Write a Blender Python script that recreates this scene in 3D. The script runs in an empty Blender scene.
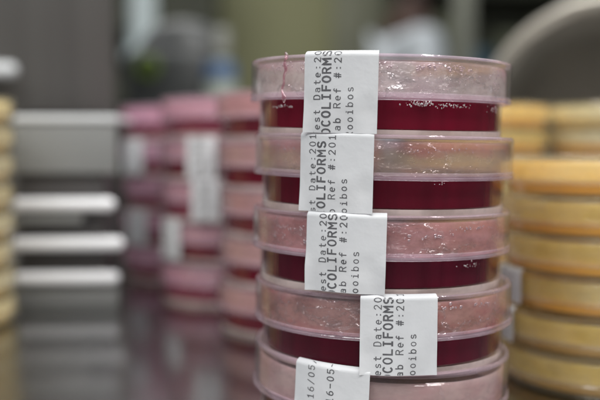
import bpy, bmesh, math, random
from mathutils import Vector, Matrix, Euler
from math import sin, cos, pi, radians as R
random.seed(7)
S = bpy.context.scene
MM = 0.001
EYE = 0.0957                      # eye height above the bench top

# ------------------------------------------------------------------ camera
cam_d = bpy.data.cameras.new('camera'); cam = bpy.data.objects.new('camera', cam_d)
S.collection.objects.link(cam); S.camera = cam
cam.location = (0, 0, EYE); cam.rotation_euler = (R(90 - 3.43), 0, 0)
cam_d.lens = 50.0; cam_d.sensor_width = 36.0
cam_d.clip_start = 0.01; cam_d.clip_end = 100
cam_d.dof.use_dof = True; cam_d.dof.focus_distance = 0.254; cam_d.dof.aperture_fstop = 50.0 / 9.6
cam_d.dof.aperture_blades = 0

# ------------------------------------------------------------------ world, lamps, exposure
W = bpy.data.worlds.new("World"); S.world = W; W.use_nodes = True
nt = W.node_tree; bg = nt.nodes['Background']
tc = nt.nodes.new('ShaderNodeTexCoord'); sp = nt.nodes.new('ShaderNodeSeparateXYZ')
rp = nt.nodes.new('ShaderNodeValToRGB')
nt.links.new(tc.outputs['Generated'], sp.inputs[0]); nt.links.new(sp.outputs[2], rp.inputs[0])
rp.color_ramp.elements[0].position = 0.12; rp.color_ramp.elements[0].color = (0.055, 0.05, 0.045, 1)
rp.color_ramp.elements[1].position = 0.62; rp.color_ramp.elements[1].color = (0.95, 0.97, 1.0, 1)
nt.links.new(rp.outputs[0], bg.inputs[0]); bg.inputs[1].default_value = 0.58

def lamp(name, loc, target, sx, sy, power, col=(1, 1, 1)):
    d = bpy.data.lights.new(name, 'AREA'); d.shape = 'RECTANGLE'; d.size = sx; d.size_y = sy
    d.energy = power; d.color = col
    o = bpy.data.objects.new(name, d); S.collection.objects.link(o); o.location = loc
    o.rotation_euler = (Vector(target) - Vector(loc)).to_track_quat('-Z', 'Y').to_euler()
    return o
lamp('ceiling_and_fill_lamp', (-0.35, -0.50, 1.10), (0.02, 0.3, 0), 1.2, 0.09, 4.3, (1, 0.99, 0.96))
lamp('ceiling_and_fill_lamp', (-0.30, -0.15, 1.20), (0.02, 0.3, 0), 1.2, 0.09, 4.0, (1, 0.99, 0.96))
lamp('ceiling_and_fill_lamp', (0.3, 0.75, 1.45), (0.1, 0.4, 0), 1.2, 0.10, 11, (1, 0.99, 0.96))
lamp('ceiling_and_fill_lamp', (0.60, -0.30, 1.15), (0.13, 0.36, 0), 1.2, 0.09, 8.0, (1, 0.98, 0.94))  # added fill from the right, brightens the yellow stacks
lamp('ceiling_and_fill_lamp', (-0.6, 2.4, 1.6), (-0.2, 3.4, 0.3), 1.2, 0.3, 16, (1, 0.98, 0.92))
S.view_settings.view_transform = 'Standard'; S.view_settings.look = 'None'
S.view_settings.exposure = 0.4; S.view_settings.gamma = 1
cy = S.cycles
cy.max_bounces = 24; cy.transparent_max_bounces = 64; cy.transmission_bounces = 16
cy.glossy_bounces = 8; cy.diffuse_bounces = 4; cy.sample_clamp_indirect = 6
cy.use_denoising = True
try: cy.denoiser = 'OPENIMAGEDENOISE'
except Exception: pass

# ------------------------------------------------------------------ material helpers
def newmat(name):
    m = bpy.data.materials.new(name); m.use_nodes = True
    n = m.node_tree.nodes; n.clear(); out = n.new('ShaderNodeOutputMaterial')
    return m, n, m.node_tree.links, out

def noise_node(n, l, scale, detail=4, stretch=(1, 1, 1), rough=0.5, coord='Object'):
    t = n.new('ShaderNodeTexCoord'); mp = n.new('ShaderNodeMapping'); mp.inputs['Scale'].default_value = stretch
    k = n.new('ShaderNodeTexNoise'); k.inputs['Scale'].default_value = scale; k.inputs['Detail'].default_value = detail
    k.inputs['Roughness'].default_value = rough
    l.new(t.outputs[coord], mp.inputs[0]); l.new(mp.outputs[0], k.inputs['Vector'])
    return k.outputs['Fac']

def ramp(n, l, src, p0, c0, p1, c1):
    r = n.new('ShaderNodeValToRGB'); e = r.color_ramp.elements
    e[0].position = p0; e[0].color = (*c0, 1); e[1].position = p1; e[1].color = (*c1, 1)
    l.new(src, r.inputs[0]); return r.outputs[0]

def solid(name, c0, c1=None, rough=0.5, metal=0.0, scale=20, stretch=(1, 1, 1), bump=0.0, spec=0.5, sss=0.0, coat=0.0, rough_var=0.0):
    m, n, l, out = newmat(name); p = n.new('ShaderNodeBsdfPrincipled'); l.new(p.outputs[0], out.inputs[0])
    f = noise_node(n, l, scale, 5, stretch)
    c1 = c1 or tuple(x * 0.85 for x in c0)
    l.new(ramp(n, l, f, 0.3, c0, 0.7, c1), p.inputs['Base Color'])
    p.inputs['Roughness'].default_value = rough; p.inputs['Metallic'].default_value = metal
    p.inputs['Specular IOR Level'].default_value = spec
    p.inputs['Coat Weight'].default_value = coat
    if rough_var:
        l.new(ramp(n, l, f, 0.3, (rough,) * 3, 0.75, (rough + rough_var,) * 3), p.inputs['Roughness'])
    if sss:
        p.inputs['Subsurface Weight'].default_value = sss; p.inputs['Subsurface Radius'].default_value = (0.006, 0.0015, 0.001)
        p.inputs['Subsurface Scale'].default_value = 1.0
    if bump:
        b = n.new('ShaderNodeBump'); b.inputs['Strength'].default_value = bump; b.inputs['Distance'].default_value = 0.001
        l.new(f, b.inputs['Height']); l.new(b.outputs[0], p.inputs['Normal'])
    return m

def plastic(name, tint, milk, milk_col, ior=1.5, streak=0.15, rough=0.04):
    """clear moulded polystyrene: transparent body, Fresnel gloss, a little milkiness"""
    m, n, l, out = newmat(name)
    tr = n.new('ShaderNodeBsdfTransparent'); tr.inputs[0].default_value = (*tint, 1)
    gl = n.new('ShaderNodeBsdfGlossy'); gl.inputs['Roughness'].default_value = rough
    df = n.new('ShaderNodeBsdfDiffuse'); df.inputs[0].default_value = (*milk_col, 1)
    tl = n.new('ShaderNodeBsdfTranslucent'); tl.inputs[0].default_value = (*milk_col, 1)
    md = n.new('ShaderNodeMixShader'); md.inputs[0].default_value = 0.5
    l.new(df.outputs[0], md.inputs[1]); l.new(tl.outputs[0], md.inputs[2])
    # Fresnel with the same index on both faces (a thin wall never reflects totally)
    ge = n.new('ShaderNodeNewGeometry'); mr = n.new('ShaderNodeMapRange')
    mr.inputs['To Min'].default_value = ior; mr.inputs['To Max'].default_value = 1 / ior
    l.new(ge.outputs['Backfacing'], mr.inputs['Value'])
    fr = n.new('ShaderNodeFresnel'); l.new(mr.outputs[0], fr.inputs['IOR'])
    bn = noise_node(n, l, 1.0, 3, (420, 420, 18)); b = n.new('ShaderNodeBump')
    b.inputs['Strength'].default_value = streak; b.inputs['Distance'].default_value = 0.0006
    l.new(bn, b.inputs['Height']); l.new(b.outputs[0], gl.inputs['Normal']); l.new(b.outputs[0], fr.inputs['Normal'])
    a = n.new('ShaderNodeMixShader'); 
    mf = noise_node(n, l, 90, 5); l.new(ramp(n, l, mf, 0.3, (milk * 0.6,) * 3, 0.75, (milk * 1.5,) * 3), a.inputs[0])
    l.new(tr.outputs[0], a.inputs[1]); l.new(md.outputs[0], a.inputs[2])
    c = n.new('ShaderNodeMixShader'); l.new(fr.outputs[0], c.inputs[0]); l.new(a.outputs[0], c.inputs[1]); l.new(gl.outputs[0], c.inputs[2])
    l.new(c.outputs[0], out.inputs[0]); return m

def fog(name, colA, colB, lo, hi, scale=70, gloss=0.1, patch=0.5, zc=None, zk=.05):
    """condensation film on the inside of a lid: patchy, wet, tinted in place of light refracted from the medium"""
    m, n, l, out = newmat(name)
    f1 = noise_node(n, l, scale, 8, (1, 1, 1.6), 0.68); f2 = noise_node(n, l, scale * 0.4, 4, (1, 1, 2.4), .6)
    if zc is not None:
        tcz = n.new('ShaderNodeTexCoord'); sx = n.new('ShaderNodeSeparateXYZ'); l.new(tcz.outputs['Object'], sx.inputs[0])
        ma = n.new('ShaderNodeMapRange'); ma.inputs['From Min'].default_value = (zc - 2) * MM; ma.inputs['From Max'].default_value = (zc + 3) * MM
        ma.inputs['To Min'].default_value = -zk; ma.inputs['To Max'].default_value = zk * 3; l.new(sx.outputs[2], ma.inputs['Value'])
        ad = n.new('ShaderNodeMath'); ad.operation = 'ADD'; l.new(f2, ad.inputs[0]); l.new(ma.outputs[0], ad.inputs[1]); f2 = ad.outputs[0]
    col = ramp(n, l, f2, patch - 0.07, colA, patch + 0.09, colB)  # film colour carries the agar pink that refraction would show
    tr = n.new('ShaderNodeBsdfTransparent')
    df = n.new('ShaderNodeBsdfDiffuse'); tl = n.new('ShaderNodeBsdfTranslucent'); l.new(col, df.inputs[0]); l.new(col, tl.inputs[0])
    md = n.new('ShaderNodeMixShader'); md.inputs[0].default_value = 0.28; l.new(df.outputs[0], md.inputs[1]); l.new(tl.outputs[0], md.inputs[2])
    gl = n.new('ShaderNodeBsdfGlossy'); gl.inputs['Roughness'].default_value = 0.10
    b = n.new('ShaderNodeBump'); b.inputs['Strength'].default_value = 1.0; b.inputs['Distance'].default_value = 0.0035
    f4 = noise_node(n, l, 170, 3, (1, 1, 1.3), .6); l.new(f4, b.inputs['Height']); l.new(b.outputs[0], gl.inputs['Normal'])
    a = n.new('ShaderNodeMixShader'); l.new(ramp(n, l, f1, 0.38, (lo,) * 3, 0.62, (hi,) * 3), a.inputs[0])
    l.new(tr.outputs[0], a.inputs[1]); l.new(md.outputs[0], a.inputs[2])
    f3 = noise_node(n, l, scale * .7, 3, (1, 1, 2.0), .6)
    gr = n.new('ShaderNodeValToRGB'); e = gr.color_ramp.elements; lo_ = min(1, gloss * .2); hi_ = min(1, gloss * 1.7)
    e[0].position = .475; e[0].color = (lo_,) * 3 + (1,); e[1].position = .535; e[1].color = (lo_ * 1.6,) * 3 + (1,)
    for q_ in (.50, .515):
        k_ = e.new(q_); k_.color = (hi_,) * 3 + (1,)
    l.new(f3, gr.inputs[0])
    c = n.new('ShaderNodeMixShader'); l.new(gr.outputs[0], c.inputs[0]); l.new(a.outputs[0], c.inputs[1]); l.new(gl.outputs[0], c.inputs[2])
    l.new(c.outputs[0], out.inputs[0]); return m

def drop_mat(name, col, rough=0.05, dif=.26, glo=.40):
    m, n, l, out = newmat(name); tr = n.new('ShaderNodeBsdfTransparent'); tr.inputs[0].default_value = (*col, 1)
    gl = n.new('ShaderNodeBsdfGlossy'); gl.inputs['Roughness'].default_value = rough
    df = n.new('ShaderNodeBsdfDiffuse'); df.inputs[0].default_value = (.9, .72, .76, 1)  # pale body colour stands in for part of the droplets' glints
    a = n.new('ShaderNodeMixShader'); a.inputs[0].default_value = dif; l.new(tr.outputs[0], a.inputs[1]); l.new(df.outputs[0], a.inputs[2])
    b = n.new('ShaderNodeMixShader'); b.inputs[0].default_value = glo; l.new(a.outputs[0], b.inputs[1]); l.new(gl.outputs[0], b.inputs[2])
    l.new(b.outputs[0], out.inputs[0]); return m
def wet(name, col, rough=0.13):
    m, n, l, out = newmat(name); p = n.new('ShaderNodeBsdfPrincipled'); l.new(p.outputs[0], out.inputs[0])
    p.inputs['Base Color'].default_value = (*col, 1); p.inputs['Roughness'].default_value = rough
    p.inputs['Transmission Weight'].default_value = 0.6; p.inputs['IOR'].default_value = 1.34
    p.inputs['Coat Weight'].default_value = 0.5
    return m

M_lid = plastic('lavender_tinted_clear_plastic', (0.98, 0.96, 0.968), 0.03, (0.93, 0.85, 0.87))
M_base = plastic('clear_plastic', (0.975, 0.955, 0.96), 0.006, (0.85, 0.74, 0.76), ior=1.38)
M_rim = plastic('light_tinted_lavender_edge', (0.96, 0.90, 0.94), 0.22, (0.96, 0.80, 0.90))  # milky bright tone stands in for light refracted in the thick lid edge
M_foot = plastic('light_tinted_cream_foot', (0.95, 0.90, 0.90), 0.85, (1.0, 0.86, 0.82))  # clear foot coloured bright for the light passing through the agar
M_cream = plastic('clear_yellowish_plastic', (0.975, 0.965, 0.92), 0.14, (1.0, 0.90, 0.62))
def agar_mat(name, c0, c1):
    m, n, l, out = newmat(name); p = n.new('ShaderNodeBsdfPrincipled'); l.new(p.outputs[0], out.inputs[0])
    f = noise_node(n, l, 1.0, 3, (260, 260, 12)); l.new(ramp(n, l, f, .35, c0, .66, c1), p.inputs['Base Color'])
    p.inputs['Roughness'].default_value = .16; p.inputs['Specular IOR Level'].default_value = .5
    b = n.new('ShaderNodeBump'); b.inputs['Strength'].default_value = .3; b.inputs['Distance'].default_value = .0008
    l.new(f, b.inputs['Height']); l.new(b.outputs[0], p.inputs['Normal']); return m
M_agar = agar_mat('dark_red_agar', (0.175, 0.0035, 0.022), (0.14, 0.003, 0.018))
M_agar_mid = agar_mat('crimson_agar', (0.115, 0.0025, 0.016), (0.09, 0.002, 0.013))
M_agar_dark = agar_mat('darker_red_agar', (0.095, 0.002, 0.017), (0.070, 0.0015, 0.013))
M_agar_rose = solid('rose_agar', (0.27, 0.055, 0.095), (0.21, 0.04, 0.07), rough=0.3, scale=60)
M_agar_pink = solid('pinkish_red_agar', (0.18, 0.020, 0.036), (0.14, 0.014, 0.028), rough=0.25, scale=60)
M_agar_yel = solid('amber_agar', (1.0, 0.55, 0.06), (0.97, 0.47, 0.04), rough=0.25, scale=40)
M_agar_yel_dim = solid('dimmed_amber_agar', (0.62, 0.38, 0.12), (0.55, 0.31, 0.08), rough=0.25, scale=40)  # amber agar darkened for the light falling off on the lowest dishes
M_ink = solid('black_printer_ink', (0.085, 0.085, 0.095), (0.13, 0.13, 0.14), rough=0.6, scale=900)
M_drop = drop_mat('pinkish_wet_droplets', (0.98, 0.90, 0.92))
M_jelly = drop_mat('pink_jelly_drip', (0.97, 0.72, 0.78), .05, .08, .20)

M_bond = plastic('plastic_wetted_by_agar', (0.985, 0.97, 0.97), 0.004, (0.85, 0.74, 0.76), ior=1.06)
def paper_mat():
    m, n, l, out = newmat('white_thermal_paper'); p = n.new('ShaderNodeBsdfPrincipled'); l.new(p.outputs[0], out.inputs[0])
    f = noise_node(n, l, 55, 5); l.new(ramp(n, l, f, 0.3, (0.70, 0.71, 0.73), 0.75, (0.60, 0.615, 0.64)), p.inputs['Base Color'])
    g = noise_node(n, l, 120, 4); b = n.new('ShaderNodeBump'); b.inputs['Strength'].default_value = 0.45; b.inputs['Distance'].default_value = 0.0008
    l.new(g, b.inputs['Height']); l.new(b.outputs[0], p.inputs['Normal'])
    p.inputs['Roughness'].default_value = 0.45; return m
M_paper = paper_mat()

# ------------------------------------------------------------------ mesh helpers
def tag(o, label=None, cat=None, group=None, kind=None):
    if label: o['label'] = label
    if cat: o['category'] = cat
    if group: o['group'] = group
    if kind: o['kind'] = kind
    return o
def empty(name, loc=(0, 0, 0), rot=(0, 0, 0)):
    o = bpy.data.objects.new(name, None); S.collection.objects.link(o); o.location = loc; o.rotation_euler = rot
    o.empty_display_size = 0.01; return o
def obj(name, bm, mat, parent=None, sharp=35):
    bmesh.ops.recalc_face_normals(bm, faces=bm.faces)
    for f in bm.faces: f.smooth = True
    for e in bm.edges:
        if len(e.link_faces) == 2 and e.calc_face_angle(0) > R(sharp): e.smooth = False
    me = bpy.data.meshes.new(name); bm.to_mesh(me); bm.free(); me.materials.append(mat)
    o = bpy.data.objects.new(name, me); S.collection.objects.link(o)
    if parent: o.parent = parent
    return o
def link(name, me, parent):
    o = bpy.data.objects.new(name, me); S.collection.objects.link(o); o.parent = parent; return o

def rimmed(o, mat, test):
    o.data.materials.append(mat)
    for p in o.data.polygons:
        c = p.center / MM; r = math.hypot(c.x, c.y)
        if test(r, c.z): p.material_index = 1
    return o
def lathe(prof, closed=True, seg=144, scale=MM, arc=None):
    bm = bmesh.new(); rings = []
    a0, a1 = arc or (0, 2 * pi); n = seg if arc is None else seg + 1
    for r, z in prof:
        if r < 1e-6: rings.append([bm.verts.new((0, 0, z * scale))])
        else: rings.append([bm.verts.new((r * scale * cos(a0 + (a1 - a0) * i / seg), r * scale * sin(a0 + (a1 - a0) * i / seg), z * scale)) for i in range(n)])
    pairs = list(zip(rings, rings[1:])) + ([(rings[-1], rings[0])] if closed else [])
    for A, B in pairs:
        if len(A) == 1 and len(B) == 1: continue
        for i in range(seg):
            j = (i + 1) % n if arc is None else i + 1
            if len(A) == 1: bm.faces.new((A[0], B[j], B[i]))
            elif len(B) == 1: bm.faces.new((A[i], A[j], B[0]))
            else: bm.faces.new((A[i], A[j], B[j], B[i]))
    return bm
def box(bm, c, s, rot=None, bevel=0.0):
    g = bmesh.ops.create_cube(bm, size=1)['verts']
    bmesh.ops.scale(bm, vec=s, verts=g)
    if bevel:
        es = list({e for v in g for e in v.link_edges})
        r = bmesh.ops.bevel(bm, geom=es, offset=bevel, segments=3, affect='EDGES', profile=0.5); g = list({v for f in r['faces'] for v in f.verts} | {v for v in g if v.is_valid})
    if rot: bmesh.ops.rotate(bm, cent=(0, 0, 0), matrix=rot, verts=g)
    bmesh.ops.translate(bm, vec=c, verts=g); return g
def tube(bm, a, b, r, seg=20, r2=None):
    a = Vector(a); b = Vector(b); d = b - a; q = d.to_track_quat('Z', 'Y').to_matrix()
    A = [bm.verts.new(a + q @ Vector((r * cos(2 * pi * i / seg), r * sin(2 * pi * i / seg), 0))) for i in range(seg)]
    r2 = r2 or r
    B = [bm.verts.new(b + q @ Vector((r2 * cos(2 * pi * i / seg), r2 * sin(2 * pi * i / seg), 0))) for i in range(seg)]
    for i in range(seg): bm.faces.new((A[i], A[(i + 1) % seg], B[(i + 1) % seg], B[i]))
    bm.faces.new(A[::-1]); bm.faces.new(B)

# ------------------------------------------------------------------ setting
def bench_mat():
    m, n, l, out = newmat('brushed_bench_steel'); p = n.new('ShaderNodeBsdfPrincipled'); l.new(p.outputs[0], out.inputs[0])
    f = noise_node(n, l, 6, 6, (1, 60, 1)); g = noise_node(n, l, 9, 5)
    l.new(ramp(n, l, g, 0.3, (0.42, 0.42, 0.42), 0.7, (0.35, 0.35, 0.35)), p.inputs['Base Color'])
    l.new(ramp(n, l, g, 0.3, (0.15,) * 3, 0.75, (0.22,) * 3), p.inputs['Roughness'])
    p.inputs['Metallic'].default_value = 1.0
    b = n.new('ShaderNodeBump'); b.inputs['Strength'].default_value = 0.02; b.inputs['Distance'].default_value = 0.0005
    l.new(f, b.inputs['Height']); l.new(b.outputs[0], p.inputs['Normal']); return m
bm = bmesh.new(); box(bm, (0, 0.6, -0.02), (2.6, 1.8, 0.04), bevel=0.004)
tag(obj('bench_top', bm, bench_mat()), kind='structure')
M_wall = solid('olive_painted_wall', (0.29, 0.29, 0.165), (0.25, 0.25, 0.14), rough=0.8, scale=1.2)
bm = bmesh.new(); box(bm, (0, 4.55, 0.6), (8, 0.1, 3.0)); tag(obj('wall', bm, M_wall), kind='structure')
M_floor = solid('grey_vinyl_floor', (0.22, 0.22, 0.21), (0.18, 0.18, 0.17), rough=0.5, scale=3)
bm = bmesh.new(); box(bm, (0, 1.5, -0.92), (8, 7, 0.04)); tag(obj('floor', bm, M_floor), kind='structure')

# ------------------------------------------------------------------ stroke lettering (a thermal printer face)
def arcp(cx, cy, rx, ry, a0, a1, n=12):
    return [(cx + rx * cos(R(a0 + (a1 - a0) * i / n)), cy + ry * sin(R(a0 + (a1 - a0) * i / n))) for i in range(n + 1)]
# cell: width 1 (glyph -0.36..0.36), cap height 1, x-height .68
G = {
 'C': [arcp(0, .5, .36, .5, 50, 310)],
 'O': [arcp(0, .5, .36, .5, 0, 360, 22)],
 '0': [arcp(0, .5, .31, .5, 0, 360, 22)],
 'L': [[(-.3, 1), (-.3, 0), (.34, 0)]],
 'I': [[(-.24, 1), (.24, 1)], [(0, 1), (0, 0)], [(-.24, 0), (.24, 0)]],
 'F': [[(-.3, 0), (-.3, 1), (.34, 1)], [(-.3, .52), (.2, .52)]],
 'R': [[(-.32, 0), (-.32, 1), (.05, 1)] + arcp(.05, .76, .27, .24, 90, -90, 10) + [(-.32, .52)], [(.02, .52), (.34, 0)]],
 'M': [[(-.37, 0), (-.37, 1), (0, .45), (.37, 1), (.37, 0)]],
 'S': [arcp(0, .76, .32, .24, 30, 270, 12) + arcp(0, .26, .34, .26, 90, -150, 12)],
 'D': [[(-.3, 0), (-.3, 1), (0, 1)] + arcp(0, .5, .32, .5, 90, -90, 14) + [(-.3, 0)]],
 'T': [[(-.34, 1), (.34, 1)], [(0, 1), (0, 0)]],
 'E': [[(.32, 1), (-.3, 1), (-.3, 0), (.32, 0)], [(-.3, .52), (.2, .52)]],
 'N': [[(-.33, 0), (-.33, 1), (.33, 0), (.33, 1)]],
 'e': [[(-.29, .36), (.3, .36)] + arcp(0, .34, .3, .34, 0, 300, 16)],
 's': [arcp(0, .51, .25, .17, 30, 270, 10) + arcp(0, .17, .27, .17, 90, -150, 10)],
 't': [[(-.05, .95), (-.05, .2)] + arcp(.12, .2, .17, .2, 180, 300, 8), [(-.28, .68), (.24, .68)]],
 'a': [arcp(-.02, .5, .27, .18, 150, 0, 8) + [(.25, 0)], arcp(-.03, .2, .27, .2, 0, 360, 16)],
 'b': [[(-.28, 1), (-.28, 0)], arcp(0, .34, .29, .34, 0, 360, 18)],
 'f': [arcp(.12, .8, .18, .2, 40, 180, 8) + [(-.06, 0)], [(-.28, .62), (.2, .62)]],
 'o': [arcp(0, .34, .29, .34, 0, 360, 18)],
 'i': [[(-.18, .68), (.02, .68), (.02, 0)], [(-.22, 0), (.26, 0)], [(-.02, .93), (.08, .93)]],
 '1': [[(-.2, .8), (.02, 1), (.02, 0)], [(-.22, 0), (.26, 0)]],
 '2': [arcp(0, .72, .3, .28, 160, -25, 10) + [(-.3, 0), (.32, 0)]],
 '5': [[(.28, 1), (-.24, 1), (-.27, .58)] + arcp(0, .32, .31, .32, 120, -150, 14)],
 '6': [arcp(0, .3, .3, .3, 0, 360, 18), [(-.3, .3), (-.27, .6), (-.1, .9), (.15, 1)]],
 '/': [[(-.28, -.05), (.28, 1.05)]],
 '-': [[(-.3, .47), (.3, .47)]],
 ':': [[(-.06, .62), (.06, .62)], [(-.06, .1), (.06, .1)]],
 '#': [[(-.2, 0), (-.06, 1)], [(.1, 0), (.24, 1)], [(-.34, .34), (.32, .34)], [(-.3, .68), (.36, .68)]],
}
def glyph_ribbons(bm, text, u_base, v0, cap, adv, sw, depth):
    """text set on a flat label (u right, v up), turned to read upwards"""
    k = depth[0]
    for i, ch in enumerate(text):
        for st in G.get(ch, []):
            pts = []
            for a, b in st:
                p = Vector((u_base - b * cap + random.gauss(0, .012), v0 + i * adv + a * adv * .86 + random.gauss(0, .012)))
                if pts and (p - pts[-1]).length > 0.5:          # split long strokes so they bend with the label
                    q = pts[-1]; m_ = int((p - q).length / .4) + 1
                    pts += [q + (p - q) * t / m_ for t in range(1, m_)]
                if not pts or (p - pts[-1]).length > 1e-3: pts.append(p)
            if len(pts) < 2: continue
            k += 1; zz = 0.0008 * (k % 9)
            w = sw * random.uniform(.75, .98)
            closed = (pts[0] - pts[-1]).length < .08
            d0 = (pts[1] - pts[0]).normalized(); d1 = (pts[-1] - pts[-2]).normalized()
            if not closed: pts[0] = pts[0] - d0 * w * .4; pts[-1] = pts[-1] + d1 * w * .4
            L, Rr = [], []
            for j, p in enumerate(pts):
                dA = (p - pts[j - 1]).normalized() if j else ((pts[-1] - pts[-2]).normalized() if closed else None)
                dB = (pts[j + 1] - p).normalized() if j < len(pts) - 1 else ((pts[1] - pts[0]).normalized() if closed else None)
                d = dA if dB is None else dB if dA is None else (dA + dB)
                if d.length < .3: d = dB
                d = d.normalized(); nn = Vector((-d.y, d.x))
                ref = dB or dA; c = max(.55, abs(d.dot(ref)))
                L.append(bm.verts.new((*(p + nn * w / 2 / c), zz))); Rr.append(bm.verts.new((*(p - nn * w / 2 / c), zz)))
            for j in range(len(pts) - 1): bm.faces.new((L[j], L[j + 1], Rr[j + 1], Rr[j]))
    depth[0] = k

def label_bend(u, v, W_, H, r, az, ztop, off, curl, hang, skew):
    """flat label point (mm) -> point on the dish; the top wraps over the rim, the foot hangs free"""
    s = H - v                                   # arc length down from the upper edge
    fold = 2.2; rf = 1.1
    uu = u - W_ / 2 + skew * (v - H / 2)
    a = az + uu / r
    if s < fold:                                # part lying on the lid rim, then a round bend
        t = s / fold; ang = (1 - t) * R(88)
        rr = r + off - rf * (1 - cos(ang)) - 0.6 * (1 - t); z = ztop - rf + rf * sin(ang) + off * sin(ang)
    else:
        q = (s - fold) / (H - fold); z = ztop - rf - (s - fold)
        w_ = min(1, max(0, (q - .42) / .3)); w_ = .12 + .88 * w_ * w_ * (3 - 2 * w_)     # flat on the lid, loose below its lip
        rr = r + off - hang * q * q * w_ + .12
        e = max(0, abs(uu) / (W_ / 2) - .72) / .28
        rr += curl * e * e * q * 1.3 * w_
        rr += w_ * (.12 * sin(uu * .33 + hang) + 0.18 * sin(q * 7 + hang * 7 + uu * .25) + .13 * sin(uu * .55 - q * 4 + hang * 3))
    return Vector((rr * sin(a), -rr * cos(a), z)) * MM

def make_label(parent, az, W_=24, H=25.9, ztop=26.3, r=45.65, shift=0.0, lines=None, curl=.6, hang=.5, skew=0.0, coarse=False, printing=True, uoff=0.0):
    bm = bmesh.new(); nu, nv = (30, 36) if not coarse else (10, 14)
    grid = {}
    for off, key in ((0.0, 0), (0.14, 1)):
        for i in range(nu + 1):
            for j in range(nv + 1):
                v = H * (1 - (1 - j / nv) ** 1.35)
                grid[key, i, j] = bm.verts.new(label_bend(W_ * i / nu, v, W_, H, r, az, ztop, off, curl, hang, skew))
    for i in range(nu):
        for j in range(nv):
            bm.faces.new([grid[1, i, j], grid[1, i + 1, j], grid[1, i + 1, j + 1], grid[1, i, j + 1]])
            bm.faces.new([grid[0, i, j + 1], grid[0, i + 1, j + 1], grid[0, i + 1, j], grid[0, i, j]])
    for i in range(nu):
        for j in (0, nv): bm.faces.new([grid[0, i, j], grid[0, i + 1, j], grid[1, i + 1, j], grid[1, i, j]])
    for j in range(nv):
        for i in (0, nu): bm.faces.new([grid[0, i, j], grid[0, i, j + 1], grid[1, i, j + 1], grid[1, i, j]])
    lab = obj('paper_label', bm, M_paper, parent)
    if not printing: return lab
    fb = bmesh.new(); d = [0]
    if lines is None:
        lines = [('TTest Date:2016/05/', 5.6, -2.82, 2.15, 2.26, .36), ('ENTEROCOLIFORMS', 9.0, .3 - 5 * 2.65, 2.65, 2.65, .62),
                 ('Lab Ref #:2016-05-', 12.3, 1.5 - 2.26, 2.15, 2.26, .38), ('Rooibos', 16.2, -.4, 2.15, 2.26, .34)]
        lines[0] = ('Test Date:2016/05/', 5.6, 1.7 - 2.26, 2.15, 2.26, .36)
    for t, ub, v0, cap, adv, sw in lines: glyph_ribbons(fb, t, ub + uoff, v0 + shift, cap, adv, sw, d)
    for co, no in (((0, .15, 0), (0, 1, 0)), ((0, H - .5, 0), (0, -1, 0))):
        bmesh.ops.bisect_plane(fb, geom=fb.verts[:] + fb.edges[:] + fb.faces[:], plane_co=co, plane_no=no, clear_inner=True)
    for v in fb.verts: v.co = label_bend(v.co.x, v.co.y, W_, H, r, az, ztop, .175 + v.co.z, curl, hang, skew)
    obj('printing', fb, M_ink, lab); return lab

# ------------------------------------------------------------------ deep petri dish (red medium)
P = 25.0
def lid_prof(zb=11.4, p=P, r=45.0, plate=1.2, up=0.0):
    k = r - 45
    return [(x + (k if x > 1 else 0), z) for x, z in [(0, p), (43.1, p), (43.4, p + .35 + up), (43.8, p + .6 + up), (44.4, p + .55 + up), (44.85, p + .15 + up), (45, p - .5 + up),
            (45, zb + 2.4), (45.3, zb + 2.15), (45.36, zb + 1.7), (45.15, zb + 1.35), (45.15, zb + 1.05), (45.4, zb + .75), (45.35, zb + .25), (45.15, zb), (44.3, zb), (44.1, zb + .3), (43.95, zb + 2),
            (43.85, p - 2.0), (43.2, p - plate), (0, p - plate)]]
def base_prof(h=21.5): return [(0, .8), (40.2, .8), (40.5, .1), (41.3, .05), (41.9, .25), (42.25, .9), (42.3, 2.8), (42.32, 12.8), (42.4, h), (41.5, h), (41.45, 12.9), (41.4, 3.1), (40.9, 2.5), (0, 2.5)]
def agar_prof(top=12.3): return [(0, top), (39, top), (40.4, top + .15), (41.2, top + .7), (41.38, top + .75), (41.34, 3.1), (40.85, 2.6), (0, 2.6)]
def film(parent, mat, z0, z1, r=43.15, name='condensation_film'):
    bm = bmesh.new(); seg = 180; rows = 8; ring = []
    for j in range(rows + 1):
        z = z0 + (z1 - z0) * j / rows; rr = r - (0.0 if j < rows else .5)
        ring.append([bm.verts.new((rr * cos(2 * pi * i / seg) * MM, rr * sin(2 * pi * i / seg) * MM, z * MM)) for i in range(seg)])
    for j in range(rows):
        for i in range(seg): bm.faces.new((ring[j][i], ring[j][(i + 1) % seg], ring[j + 1][(i + 1) % seg], ring[j + 1][i]))
    return obj(name, bm, mat, parent)
def blob(bm, c, s, sub=1):
    g = bmesh.ops.create_icosphere(bm, subdivisions=sub, radius=1)['verts']
    a = math.atan2(c[1], c[0])
    bmesh.ops.scale(bm, vec=s, verts=g); bmesh.ops.rotate(bm, cent=(0, 0, 0), matrix=Matrix.Rotation(a, 3, 'Z'), verts=g)
    bmesh.ops.translate(bm, vec=c, verts=g)
def droplets(parent, clusters, mat, name='droplets', r=43.35, seed=1):
    """clusters: (azimuth deg, z, spread az deg, spread z, count, size mm, radius)"""
    rnd = random.Random(seed); bm = bmesh.new()
    for az, z, saz, sz, n, sz_mm, rr in clusters:
        for _ in range(n):
            a = R(az + rnd.gauss(0, saz)); zz = z + rnd.gauss(0, sz); q = sz_mm * rnd.uniform(.4, 1.25)
            blob(bm, (rr * sin(a) * MM, -rr * cos(a) * MM, zz * MM), (q * .45 * MM, q * MM * rnd.uniform(.7, 1.2), q * MM * rnd.uniform(.7, 1.05)), 2)
    o = obj(name, bm, mat, parent); o['kind'] = 'stuff'; return o

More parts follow.
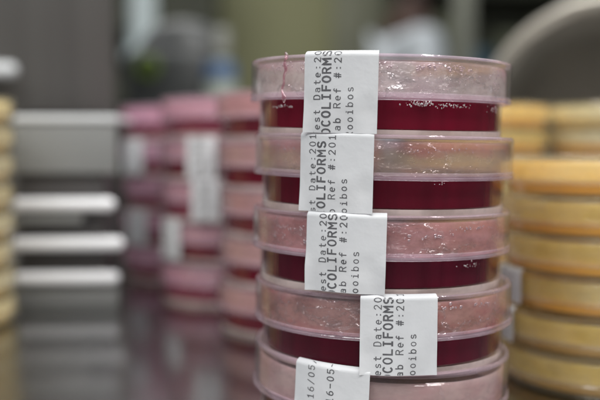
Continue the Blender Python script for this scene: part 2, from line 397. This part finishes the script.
MESH = {}
def dish_red(loc, label, group, lidr=45.0, zb=11.7, agar=M_agar, tilt=(0, 0), rz=0.0, lidmat=M_lid, front=False, top=12.3, up=0.0):
    t = empty('petri_dish', loc, (R(tilt[0]), R(tilt[1]), rz)); tag(t, label, 'petri dish', group)
    def g(key, fn, mat):
        if key not in MESH:
            o = obj(key[0], fn(), mat)
            if key[0] == 'lid': rimmed(o, M_rim, lambda r, z: r > 42.9 and (z > P - .6 or z < zb + 2.5))
            if key[0] == 'base': rimmed(o, M_foot, lambda r, z: r > 38 and z < 2.7)
            if key[0] == 'base': 
                o.data.materials.append(M_bond)
                for p in o.data.polygons:
                    c = p.center / MM
                    if 35 < math.hypot(c.x, c.y) < 41.6 and 1.95 < c.z < 13: p.material_index = 2
            MESH[key] = o.data; bpy.data.objects.remove(o)
        return MESH[key]
    b = link('base', g(('base', 1), lambda: lathe(base_prof()), M_base), t)
    a = link('agar', g(('agar', agar.name, top), lambda: lathe(agar_prof(top)), agar), t)
    l_ = link('lid', g(('lid', zb, lidr, lidmat.name, up), lambda: lathe(lid_prof(zb, r=lidr, up=up)), lidmat), t)
    return t, l_

MAIN = (28.0, 296.0)
G_MAIN = 'dishes of the sharp red stack in front'
# name, dx, tilt x, tilt y, agar
main = [
 ('topmost dish of the sharp front stack, with a pink drip hanging from its open-topped foggy lid', -0.3, 1.6, 1.15, M_agar),
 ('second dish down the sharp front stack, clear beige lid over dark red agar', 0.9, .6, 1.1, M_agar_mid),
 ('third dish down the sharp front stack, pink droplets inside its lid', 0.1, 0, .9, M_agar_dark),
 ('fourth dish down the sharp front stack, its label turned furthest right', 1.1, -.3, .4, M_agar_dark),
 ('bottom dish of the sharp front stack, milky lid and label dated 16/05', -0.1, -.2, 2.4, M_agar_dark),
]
main[0] = ('topmost dish of the sharp front stack, pink drip running down its foggy lid',) + main[0][1:]
fogs = [
 fog('grey_pink_fog', (0.97, 0.96, 0.90), (0.98, 0.58, 0.64), .08, .52, 45, patch=.58, gloss=.24, zc=21, zk=.035),
 fog('thin_beige_fog', (0.98, 0.84, 0.58), (1.0, 0.42, 0.45), .08, .32, 60, patch=.56, zc=19.5, zk=.07),
 fog('pink_brown_fog', (0.90, 0.42, 0.40), (1.0, 0.55, 0.56), .22, .60, 60, gloss=.14),
 fog('brown_pink_fog', (0.90, 0.50, 0.44), (0.70, 0.13, 0.15), .20, .58, 60, patch=.56, gloss=.16),
 fog('milky_pink_fog', (0.92, 0.72, 0.68), (0.85, 0.55, 0.55), .55, .74, 55, gloss=.09),
]
labels = [dict(az=-15.3, W_=23.6, shift=0), dict(az=-18.7, W_=24.2, shift=-3.5), dict(az=-13.6, W_=25.6, shift=-.9, curl=1.0, hang=.9, skew=.01, uoff=1.2),
          dict(az=6.6, W_=23.8, shift=-1.0, uoff=.8, hang=.3), dict(az=-20, W_=25.2, shift=-12.6, uoff=1.6, hang=.2, ztop=28.0)]
for k, (lab, dx, tx, ty, ag) in enumerate(main):
    z = (4 - k) * P * MM
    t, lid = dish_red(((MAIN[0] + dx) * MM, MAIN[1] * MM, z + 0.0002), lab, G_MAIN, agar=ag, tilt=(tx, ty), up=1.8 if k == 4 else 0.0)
    film(lid, fogs[k], 12.6 if k != 1 else 12.9, P - 1.6)
    L = labels[k]; L['az'] = R(L['az'] - 5.4); make_label(t, **L)
    if k == 0:
        droplets(lid, [(12, P - 3.2, 2.5, .35, 22, .42, 43.62), (-1, P - 3.4, 2, .3, 8, .4, 43.62), (27, P - 3.2, 4, .4, 24, .38, 43.62), (52, P - 5, 3, 1.6, 18, .40, 43.62),
                       (-50, P - 3.0, 5, .7, 30, .42, 43.62), (-35, P - 3.6, 3, 1.2, 24, .42, 43.62), (15, P - 7, 20, 2.2, 18, .3, 43.62)], M_drop, seed=3)
        droplets(t, [(12, 10.9, 4, .35, 60, .28, 42.42), (27, 10.5, 5, .4, 55, .26, 42.42), (-52, 9.6, 3, .35, 26, .34, 42.45), (55, 10.0, 4, .6, 14, .35, 42.45)], M_drop, seed=5)
        bm = bmesh.new(); a = R(-47)
        for i in range(40):                       # the pink jelly string over the rim
            f = i / 39; zz = P + 1.1 - 15.0 * f
            w = .50 + .30 * math.exp(-((f - .03) / .03) ** 2) + .28 * math.exp(-((f - .30) / .10) ** 2) + .75 * math.exp(-((f - .93) / .05) ** 2) + .08 * sin(f * 31)
            rr = 45.15 + .25 * sin(f * 9) if f > .1 else 44.7
            aa = a + .014 * sin(f * 7) + .006 * sin(f * 23)
            blob(bm, (rr * sin(aa) * MM, -rr * cos(aa) * MM, zz * MM), (.4 * MM, w * MM, .62 * MM), 2)
        bmesh.ops.remove_doubles(bm, verts=bm.verts, dist=1e-6)
        dr = obj('pink_drip', bm, M_jelly, lid)
        rm = dr.modifiers.new('join', 'REMESH'); rm.mode = 'VOXEL'; rm.voxel_size = .00022; rm.use_smooth_shade = True
        sm = dr.modifiers.new('smooth', 'SMOOTH'); sm.iterations = 4
    elif k == 1:
        droplets(lid, [(-45, P - 4, 12, .7, 40, .3, 43.62), (20, P - 4, 18, .4, 30, .3, 43.62)], M_drop, seed=6)
        droplets(t, [(20, 10.6, 3, .15, 5, .35, 42.45)], M_drop, seed=8)
    elif k == 2:
        droplets(lid, [(-48, P - 5, 8, .5, 34, .30, 43.62), (-36, P - 8.5, 2, .8, 16, .5, 43.62), (-55, P - 7, 3, 1.5, 20, .3, 43.62), (15, P - 6, 5, .5, 14, .45, 43.62), (38, P - 3.6, 9, .35, 36, .3, 43.62)], M_drop, seed=9)
        droplets(t, [(38, 9.6, 4, .5, 22, .32, 42.45)], M_drop, seed=10)
    elif k == 3:
        droplets(lid, [(26, P - 3.6, 4, .4, 14, .45, 43.62), (44, P - 3.8, 4, .6, 14, .4, 43.62), (34, P - 8, 9, .8, 16, .3, 43.62), (-30, P - 4, 10, .5, 14, .25, 43.62)], M_drop, seed=11)

# ------------------------------------------------------------------ blurred red stacks behind
ordn = ['topmost', 'second highest', 'middle', 'second lowest', 'bottom']
def red_stack(cx, cy, where, group, agars, fogm, labs, jitter=1.2, seed=0, gap=0.0):
    rnd = random.Random(seed)
    for k in range(5):
        z = (4 - k) * (P + gap) * MM + .0002
        t, lid = dish_red(((cx + rnd.uniform(-1, 1) * jitter) * MM, (cy + rnd.uniform(-1, 1) * jitter) * MM, z), f'{ordn[k]} dish of {where}', group, agar=agars[k % len(agars)],
                          tilt=(rnd.uniform(-.4, .4), rnd.uniform(-.4, .5)), rz=rnd.uniform(0, 6))
        e = t.rotation_euler.z
        film(lid, fogm, 12.6, P - 1.6)
        if k in labs:
            az, w, sh = labs[k]; make_label(t, R(az) - e, W_=w, shift=sh, coarse=True)
F_sal = fog('salmon_fog', (0.78, 0.49, 0.46), (0.70, 0.40, 0.39), .78, .95, 40)
F_pink = fog('pink_fog', (0.82, 0.52, 0.60), (0.74, 0.40, 0.50), .75, .92, 40)
F_pale = fog('pale_pink_fog', (0.92, 0.58, 0.74), (0.82, 0.40, 0.54), .7, .9, 40)
red_stack(0, 455, 'the blurred red stack right behind the sharp one', 'dishes of the near blurred red stack', [M_agar_pink, M_agar], F_sal, {0: (30, 24, 0), 2: (25, 24, -2), 3: (10, 24, 1)}, seed=1)
red_stack(-47, 546, 'the middle of the three blurred red stacks', 'dishes of the middle blurred red stack', [M_agar_rose, M_agar_pink, M_agar_rose, M_agar_pink], F_pink,
          {1: (-17, 19, 0), 2: (-13, 18, -2), 3: (-52, 22, 0)}, seed=2, gap=.6)
red_stack(-91, 638, 'the blurred red stack next to the grey rack', 'dishes of the far blurred red stack', [M_agar_rose], F_pale,
          {1: (-40, 22, 0), 3: (-36, 20, 0)}, seed=3, gap=.6)

# ------------------------------------------------------------------ shallow yellow dishes
PY = 15.4
def ybase(): return [(0, .5), (40.6, .5), (40.9, .05), (42, .2), (42.5, 1), (42.6, 13.2), (41.7, 13.2), (41.5, 2.2), (41, 1.7), (0, 1.7)]
def yagar(): return [(0, 7.0), (40, 7.0), (41.2, 7.3), (41.45, 7.5), (41.4, 2.3), (40.9, 1.8), (0, 1.8)]
F_yel = fog('cream_fog', (1.0, 0.75, 0.17), (1.0, 0.89, 0.52), .5, .75, 30)
F_ygrey = fog('greyish_cream_fog', (0.86, 0.86, 0.76), (0.96, 0.88, 0.64), .7, .9, 30)
oy = ['topmost', 'second', 'third', 'fourth', 'fifth', 'sixth', 'seventh', 'bottom']
M_agar_pale = solid('pale_straw_agar', (0.78, 0.62, 0.32), (0.70, 0.54, 0.26), rough=0.25, scale=40)
def yellow_stack(cx, cy, n, where, group, fogm, agars, labs={}, seed=0):
    rnd = random.Random(seed)
    for k in range(n):
        nm = oy[k] if k < n - 1 else 'bottom'; e = rnd.uniform(0, 6)
        t = empty('petri_dish', ((cx + rnd.uniform(-1, 1)) * MM, (cy + rnd.uniform(-1, 1)) * MM, (n - 1 - k) * PY * MM + .0002), (R(rnd.uniform(-.3, .3)), R(rnd.uniform(-.3, .4)), e))
        tag(t, f'{nm} dish{"" if nm in ("topmost", "bottom") else " down"} of {where}', 'petri dish', group)
        ag = agars[min(k, len(agars) - 1)]
        def g(key, fn, mat):
            if key not in MESH:
                o = obj(key[0], fn(), mat); MESH[key] = o.data; bpy.data.objects.remove(o)
            return MESH[key]
        link('base', g(('base', 'y'), lambda: lathe(ybase()), M_cream), t)
        link('agar', g(('agar', 'y', ag.name), lambda: lathe(yagar()), ag), t)
        lid = link('lid', g(('lid', 'y'), lambda: lathe(lid_prof(5.2, PY, plate=1.1)), M_cream), t)
        film(lid, fogm, 6.5, PY - 1.6)
        if k in labs:
            az, w = labs[k]; make_label(t, R(az) - e, W_=w, H=15.2, ztop=PY + 1.3, coarse=True, shift=-2)
yellow_stack(130, 349, 6, 'the near yellow stack, right of the front stack', 'dishes of the near yellow stack', F_yel, [M_agar_yel] * 4 + [M_agar_yel_dim] * 2,
             {3: (-81, 22), 4: (-83, 21)}, 11)
yellow_stack(111, 528, 8, 'the yellow stack half hidden behind the front stack', 'dishes of the middle yellow stack', F_yel, [M_agar_yel], {}, 12)
yellow_stack(204, 532, 8, 'the pale yellow stack in front of the steel drum', 'dishes of the pale yellow stack', F_ygrey, [M_agar_pale, M_agar_yel], {}, 13)
yellow_stack(-202, 452, 8, 'the yellow stack cut off by the left edge', 'dishes of the left yellow stack', F_ygrey, [M_agar_pale], {}, 14)

# ------------------------------------------------------------------ grey rack with bars in place of glints, steel cabinet
M_steel = solid('brushed_steel', (0.175, 0.17, 0.162), (0.14, 0.136, 0.13), rough=0.38, metal=.55, scale=2, stretch=(60, 60, 1), bump=0.05)
M_grey = solid('grey_painted_metal', (0.25, 0.255, 0.25), (0.22, 0.225, 0.22), rough=.45, scale=15)
M_pale = solid('pale_grey_metal', (0.74, 0.76, 0.77), (0.68, 0.70, 0.71), rough=.35, scale=20)
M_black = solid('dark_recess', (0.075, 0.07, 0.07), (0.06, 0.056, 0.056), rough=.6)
M_white = solid('white_glint_plastic', (0.93, 0.94, 0.96), (0.89, 0.90, 0.93), rough=.25, scale=30, coat=.3)
yaw = R(3)
rk = empty('bench_rack', (-.1435, .510, .0002), (0, 0, yaw))
tag(rk, 'small grey bench rack with white bars standing for metal glints at the far left', 'rack')
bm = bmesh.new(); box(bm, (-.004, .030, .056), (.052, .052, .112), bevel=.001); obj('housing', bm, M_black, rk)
bm = bmesh.new(); box(bm, (0, .028, .1145), (.064, .060, .0045), bevel=.001); obj('top_plate', bm, M_pale, rk)
bm = bmesh.new(); box(bm, (0, .0015, .0965), (.062, .004, .031), bevel=.001); obj('front_panel', bm, M_grey, rk)
bm = bmesh.new(); box(bm, (0, .0015, .0075), (.062, .004, .015), bevel=.001); obj('front_panel', bm, M_grey, rk)
for z, x0, x1, r in ((.0625, -.032, .031, .0041), (.0385, -.032, .036, .0041), (.0175, -.031, .033, .0040)):
    bm = bmesh.new(); tube(bm, (x0 + .004, -.004, z), (x1 - .004, -.004, z), r)
    blob(bm, (x0 + .004, -.004, z), (r, r, r), 2); blob(bm, (x1 - .004, -.004, z), (r, r, r), 2)
    obj('glint_bar', bm, M_white, rk)  # white rod built in place of a bright reflection on metal
bm = bmesh.new(); tube(bm, (-.030, .0005, .0535), (.010, .0005, .0535), .004); obj('glint_bar', bm, M_grey, rk)  # shorter, dimmer reflection built as a grey rod

cb = empty('steel_cabinet', (-.1535, .700, .0002), (0, 0, R(12.5)))
tag(cb, 'tall brushed steel cabinet standing behind the grey rack', 'cabinet')
bm = bmesh.new(); box(bm, (-.20, .10, .42), (.40, .20, .84), bevel=.004); obj('body', bm, M_steel, cb)
bm = bmesh.new(); box(bm, (-.20, -.004, .482), (.394, .010, .716), bevel=.003); obj('door', bm, M_steel, cb)
bm = bmesh.new(); tube(bm, (-.25, -.026, .158), (-.081, -.026, .158), .0060); blob(bm, (-.081, -.026, .158), (.0060,) * 3, 2)
tube(bm, (-.09, -.024, .158), (-.09, -.006, .158), .004); tube(bm, (-.24, -.024, .158), (-.24, -.006, .158), .004)
obj('handle', bm, M_pale, cb)

# ------------------------------------------------------------------ round steel drum on its side
dr = empty('steel_drum', (.268, .728, .1152), (R(90), 0, R(-20)))
tag(dr, 'round steel drum lying on its side with a bright rim, at the right', 'drum')
M_ring = solid('polished_steel_rim', (0.46, 0.43, 0.37), (0.38, 0.355, 0.31), rough=.35, metal=.35, scale=30)
M_drumin = solid('dull_steel', (0.46, 0.44, 0.40), (0.36, 0.35, 0.32), rough=.5, metal=.3, scale=14)
obj('body', lathe([(112, -200), (112, -3), (100, -3), (100, -190), (0, -190), (0, -200)], seg=96), M_drumin, dr)
obj('rim', lathe([(102.5, -2), (114.5, -2), (114.5, 3), (111, 6), (106, 6), (102.5, 3)], seg=96), M_ring, dr)

# ------------------------------------------------------------------ dark instrument, bottle, far things
ins = empty('laboratory_instrument', (-.185, 1.18, .0002))
tag(ins, 'dark rounded laboratory instrument with a dim green dial, out of focus', 'instrument')
M_dk = solid('charcoal_plastic', (0.035, 0.038, 0.038), (0.025, 0.028, 0.028), rough=.4, scale=10)
M_dg = solid('mid_grey_plastic', (0.055, 0.057, 0.057), (0.045, 0.047, 0.047), rough=.4, scale=10)
bm = bmesh.new(); box(bm, (.005, .08, .12), (.14, .16, .24), bevel=.02); obj('housing', bm, M_dk, ins)
bm = bmesh.new(); blob(bm, (.01, .08, .235), (.056, .07, .055), 3); obj('dome', bm, M_dg, ins)
M_green = solid('green_glow_ring', (0.10, 0.15, 0.02), (0.07, 0.11, 0.015), rough=.3)
d1 = obj('glow', lathe([(9, 0), (17, 0), (17, 5), (14, 8), (9, 8)], seg=48), M_green, ins); d1.location = (-.028, -.001, .212); d1.rotation_euler = (R(90), 0, 0)  # green ring built for the blurred bokeh of a green light
M_bot = solid('cloudy_bottle_plastic', (0.42, 0.46, 0.40), (0.36, 0.40, 0.35), rough=.35, scale=20)
M_blue = solid('blue_label', (0.06, 0.12, 0.24), (0.05, 0.10, 0.20), rough=.5)
M_capg = solid('grey_cap', (0.24, 0.25, 0.22), (0.2, 0.2, 0.18), rough=.4)
bt = empty('reagent_bottle', (-.115, 1.18, .0002)); bt.location.x = -.112
tag(bt, 'tall cloudy reagent bottle with a blue band and grey cap', 'bottle')
obj('body', lathe([(0, 0), (21, 0), (22, 2), (22, 200), (19, 214), (10, 224), (9, 232), (0, 232)], closed=False, seg=48), M_bot, bt)
obj('band', lathe([(22.1, 193), (22.6, 193), (22.6, 214), (20.5, 218), (19.5, 214), (22.1, 201)], seg=48), M_blue, bt)
obj('cap', lathe([(9.2, 226), (14, 226), (14, 262), (12, 266), (0, 266), (0, 232.2), (9.2, 232.2)], closed=False, seg=48), M_capg, bt)

M_pipe = solid('pale_blue_pipe', (0.75, 0.85, 0.86), (0.68, 0.78, 0.79), rough=.4, scale=5)
bm = bmesh.new(); tube(bm, (0, 0, 0), (0, 0, 1.05), .034, 28); tube(bm, (0, 0, 0), (0, 0, .03), .05, 28)
pp = obj('service_pipe', bm, M_pipe); pp.location = (-.41, 2.2, .33); tag(pp, 'pale bluish vertical service pipe at the upper left', 'pipe')
bm = bmesh.new(); box(bm, (0, 0, 1.0), (.078, .078, 3.0), bevel=.005)
po = obj('support_post', bm, solid('grey_post_paint', (0.30, 0.31, 0.26), (0.26, 0.27, 0.22), rough=.5)); po.location = (.57, 3.05, -.4)
po.location = (.726, 3.75, -.4); tag(po, 'grey square support post standing behind the front stack', 'post')
M_shelf = solid('dark_shelf', (0.05, 0.055, 0.035), (0.035, 0.04, 0.025), rough=.6, scale=4)
M_shelf2 = solid('olive_shelf_goods', (0.12, 0.13, 0.08), (0.08, 0.09, 0.05), rough=.6, scale=6)
def shelf(cx, cy, w, h, label, goods, z0=-.9):
    s = empty('shelf_unit', (cx, cy, z0)); tag(s, label, 'shelf unit')
    bm = bmesh.new(); box(bm, (0, .15, h / 2), (w, .02, h)); box(bm, (-w / 2 + .01, 0, h / 2), (.02, .29, h)); box(bm, (w / 2 - .01, 0, h / 2), (.02, .29, h)); obj('frame', bm, M_shelf, s)
    for k in range(6):
        bm = bmesh.new(); box(bm, (0, 0, .1 + k * (h - .15) / 5), (w - .045, .27, .02)); obj('shelf', bm, M_shelf, s)
shelf(.86, 4.1, .85, 2.2, 'dark shelf unit against the olive wall behind the grey post', None)
shelf(-.78, 4.1, .75, 2.0, 'dark shelf unit against the olive wall at the left', None)
cpd = empty('tall_cupboard', (.44, 4.3, -.9)); tag(cpd, 'tall dull olive cupboard behind the person in white', 'cupboard')
M_cup = solid('olive_cupboard_paint', (0.19, 0.195, 0.135), (0.15, 0.155, 0.11), rough=.6, scale=5)
bm = bmesh.new(); box(bm, (0, .15, 1.15), (.54, .30, 2.3), bevel=.004); obj('body', bm, M_cup, cpd)
for sx in (-1, 1):
    bm = bmesh.new(); box(bm, (sx * .134, -.009, 1.15), (.262, .016, 2.24), bevel=.003); d_ = obj('door', bm, M_cup, cpd)
    bm = bmesh.new(); box(bm, (sx * .03, -.026, 1.2), (.012, .016, .16), bevel=.003); obj('handle', bm, M_pale, d_)
M_bx = solid('steel_blue_card', (0.07, 0.16, 0.22), (0.06, 0.13, 0.19), rough=.6)
bm = bmesh.new(); box(bm, (0, 0, .06), (.11, .12, .12), bevel=.005); b1 = obj('storage_box', bm, M_bx); b1.location = (.845, 3.98, -.9 + .1 + 3 * .41 + .012)
tag(b1, 'small steel blue box on the dark shelf unit', 'box')
for i, (x, w, h) in enumerate(((.52, .12, .22), (.66, .09, .28), (1.0, .16, .2), (1.15, .1, .26))):
    bm = bmesh.new(); box(bm, (0, 0, h / 2), (w, .12, h), bevel=.006); b1 = obj('storage_box', bm, M_shelf2); b1.location = (x, 3.98, -.9 + .1 + 3 * .41 + .012)
    tag(b1, ['short olive box at the left end of the dark shelf', 'tall narrow olive box left of the blue box', 'wide olive box right of the blue box', 'tall olive box at the right end of the dark shelf'][i], 'box', 'olive boxes on the dark shelf')

# ------------------------------------------------------------------ person in a white coat
def skin_figure(name, verts, edges, radii, mat, parent, sub=2):
    me = bpy.data.meshes.new(name); me.from_pydata(verts, edges, []); me.materials.append(mat)
    o = bpy.data.objects.new(name, me); S.collection.objects.link(o); o.parent = parent
    md = o.modifiers.new('skin', 'SKIN'); md.use_smooth_shade = True
    for i, r in enumerate(radii): me.skin_vertices[0].data[i].radius = r if isinstance(r, tuple) else (r, r)
    me.skin_vertices[0].data[0].use_root = True
    s = o.modifiers.new('sub', 'SUBSURF'); s.levels = sub; s.render_levels = sub
    return o
M_coat = solid('white_lab_coat', (0.52, 0.56, 0.60), (0.46, 0.50, 0.54), rough=.8, scale=8)
M_skin = solid('brown_skin', (0.05, 0.022, 0.015), (0.04, 0.018, 0.012), rough=.5, scale=20)
M_hair = solid('black_hair', (0.012, 0.010, 0.010), (0.02, 0.018, 0.016), rough=.6, scale=60)
M_trou = solid('dark_trousers', (0.03, 0.035, 0.05), (0.02, 0.025, 0.04), rough=.8)
pr = empty('person', (.385, 3.2, -.935), (0, 0, R(15)))
tag(pr, 'person in a white coat with short black hair, turned towards the right', 'person')
# x is the way the person faces
V = [(0, 0, .95), (.01, 0, 1.12), (.02, 0, 1.28), (.02, 0, 1.42), (.035, 0, 1.50), (.05, 0, 1.58), (.065, 0, 1.66), (.06, 0, 1.73),
     (.02, -.17, 1.41), (.03, -.22, 1.14), (.24, -.20, 1.08), (.32, -.19, 1.07),
     (.02, .17, 1.41), (.03, .22, 1.14), (.24, .20, 1.08), (.32, .19, 1.07),
     (0, -.09, .88), (.01, -.10, .48), (-.01, -.10, .08), (.12, -.10, .03),
     (0, .09, .88), (.01, .10, .48), (-.01, .10, .08), (.12, .10, .03)]
E = [(0, 1), (1, 2), (2, 3), (3, 4), (4, 5), (5, 6), (6, 7), (3, 8), (8, 9), (9, 10), (10, 11), (3, 12), (12, 13), (13, 14), (14, 15), (0, 16), (16, 17), (17, 18), (18, 19), (0, 20), (20, 21), (21, 22), (22, 23)]
RD = [(.11, .12), (.10, .11), (.11, .12), (.10, .11), .055, .062, .088, .07, .062, .048, .036, .04, .062, .048, .036, .04, .085, .06, .042, .035, .085, .06, .042, .035]
skin_figure('body', V, E, RD, M_skin, pr)
V2 = [(0, 0, .95), (.01, 0, 1.12), (.02, 0, 1.28), (.02, 0, 1.43), (0, 0, .70),
      (.02, -.17, 1.42), (.03, -.225, 1.14), (.21, -.205, 1.085), (.02, .17, 1.42), (.03, .225, 1.14), (.21, .205, 1.085)]
E2 = [(0, 1), (1, 2), (2, 3), (0, 4), (3, 5), (5, 6), (6, 7), (3, 8), (8, 9), (9, 10)]
skin_figure('coat', V2, E2, [(.135, .145), (.12, .135), (.13, .145), (.12, .13), (.15, .17), .07, .06, .052, .07, .06, .052], M_coat, pr)
V3 = [(0, 0, .86), (0, -.09, .84), (.01, -.10, .48), (-.01, -.10, .10), (0, .09, .84), (.01, .10, .48), (-.01, .10, .10)]
skin_figure('trousers', V3, [(0, 1), (1, 2), (2, 3), (0, 4), (4, 5), (5, 6)], [.13, .10, .075, .06, .10, .075, .06], M_trou, pr)
bm = bmesh.new(); g = bmesh.ops.create_uvsphere(bm, u_segments=32, v_segments=20, radius=1)['verts']
for v in g:
    v.co = Vector((v.co.x * .118, v.co.y * .10, v.co.z * .15))
bmesh.ops.delete(bm, geom=[v for v in bm.verts if v.co.z < -.145 or (v.co.x > .10 and v.co.z < .06)], context='VERTS')
h = obj('hair', bm, M_hair, pr); h.location = (.045, 0, 1.70); sd = h.modifiers.new('thick', 'SOLIDIFY'); sd.thickness = .012; sd.offset = 0
for sx in (-.032, .032):
    bm = bmesh.new(); blob(bm, (0, 0, 0), (.012, .012, .010), 2); e_ = obj('eye', bm, M_hair, pr); e_.location = (.138, sx, 1.68)
pr.scale = (1.03,) * 3
bm = bmesh.new(); blob(bm, (0, 0, 0), (.020, .014, .024), 2); e_ = obj('nose', bm, M_skin, pr); e_.location = (.150, 0, 1.655)
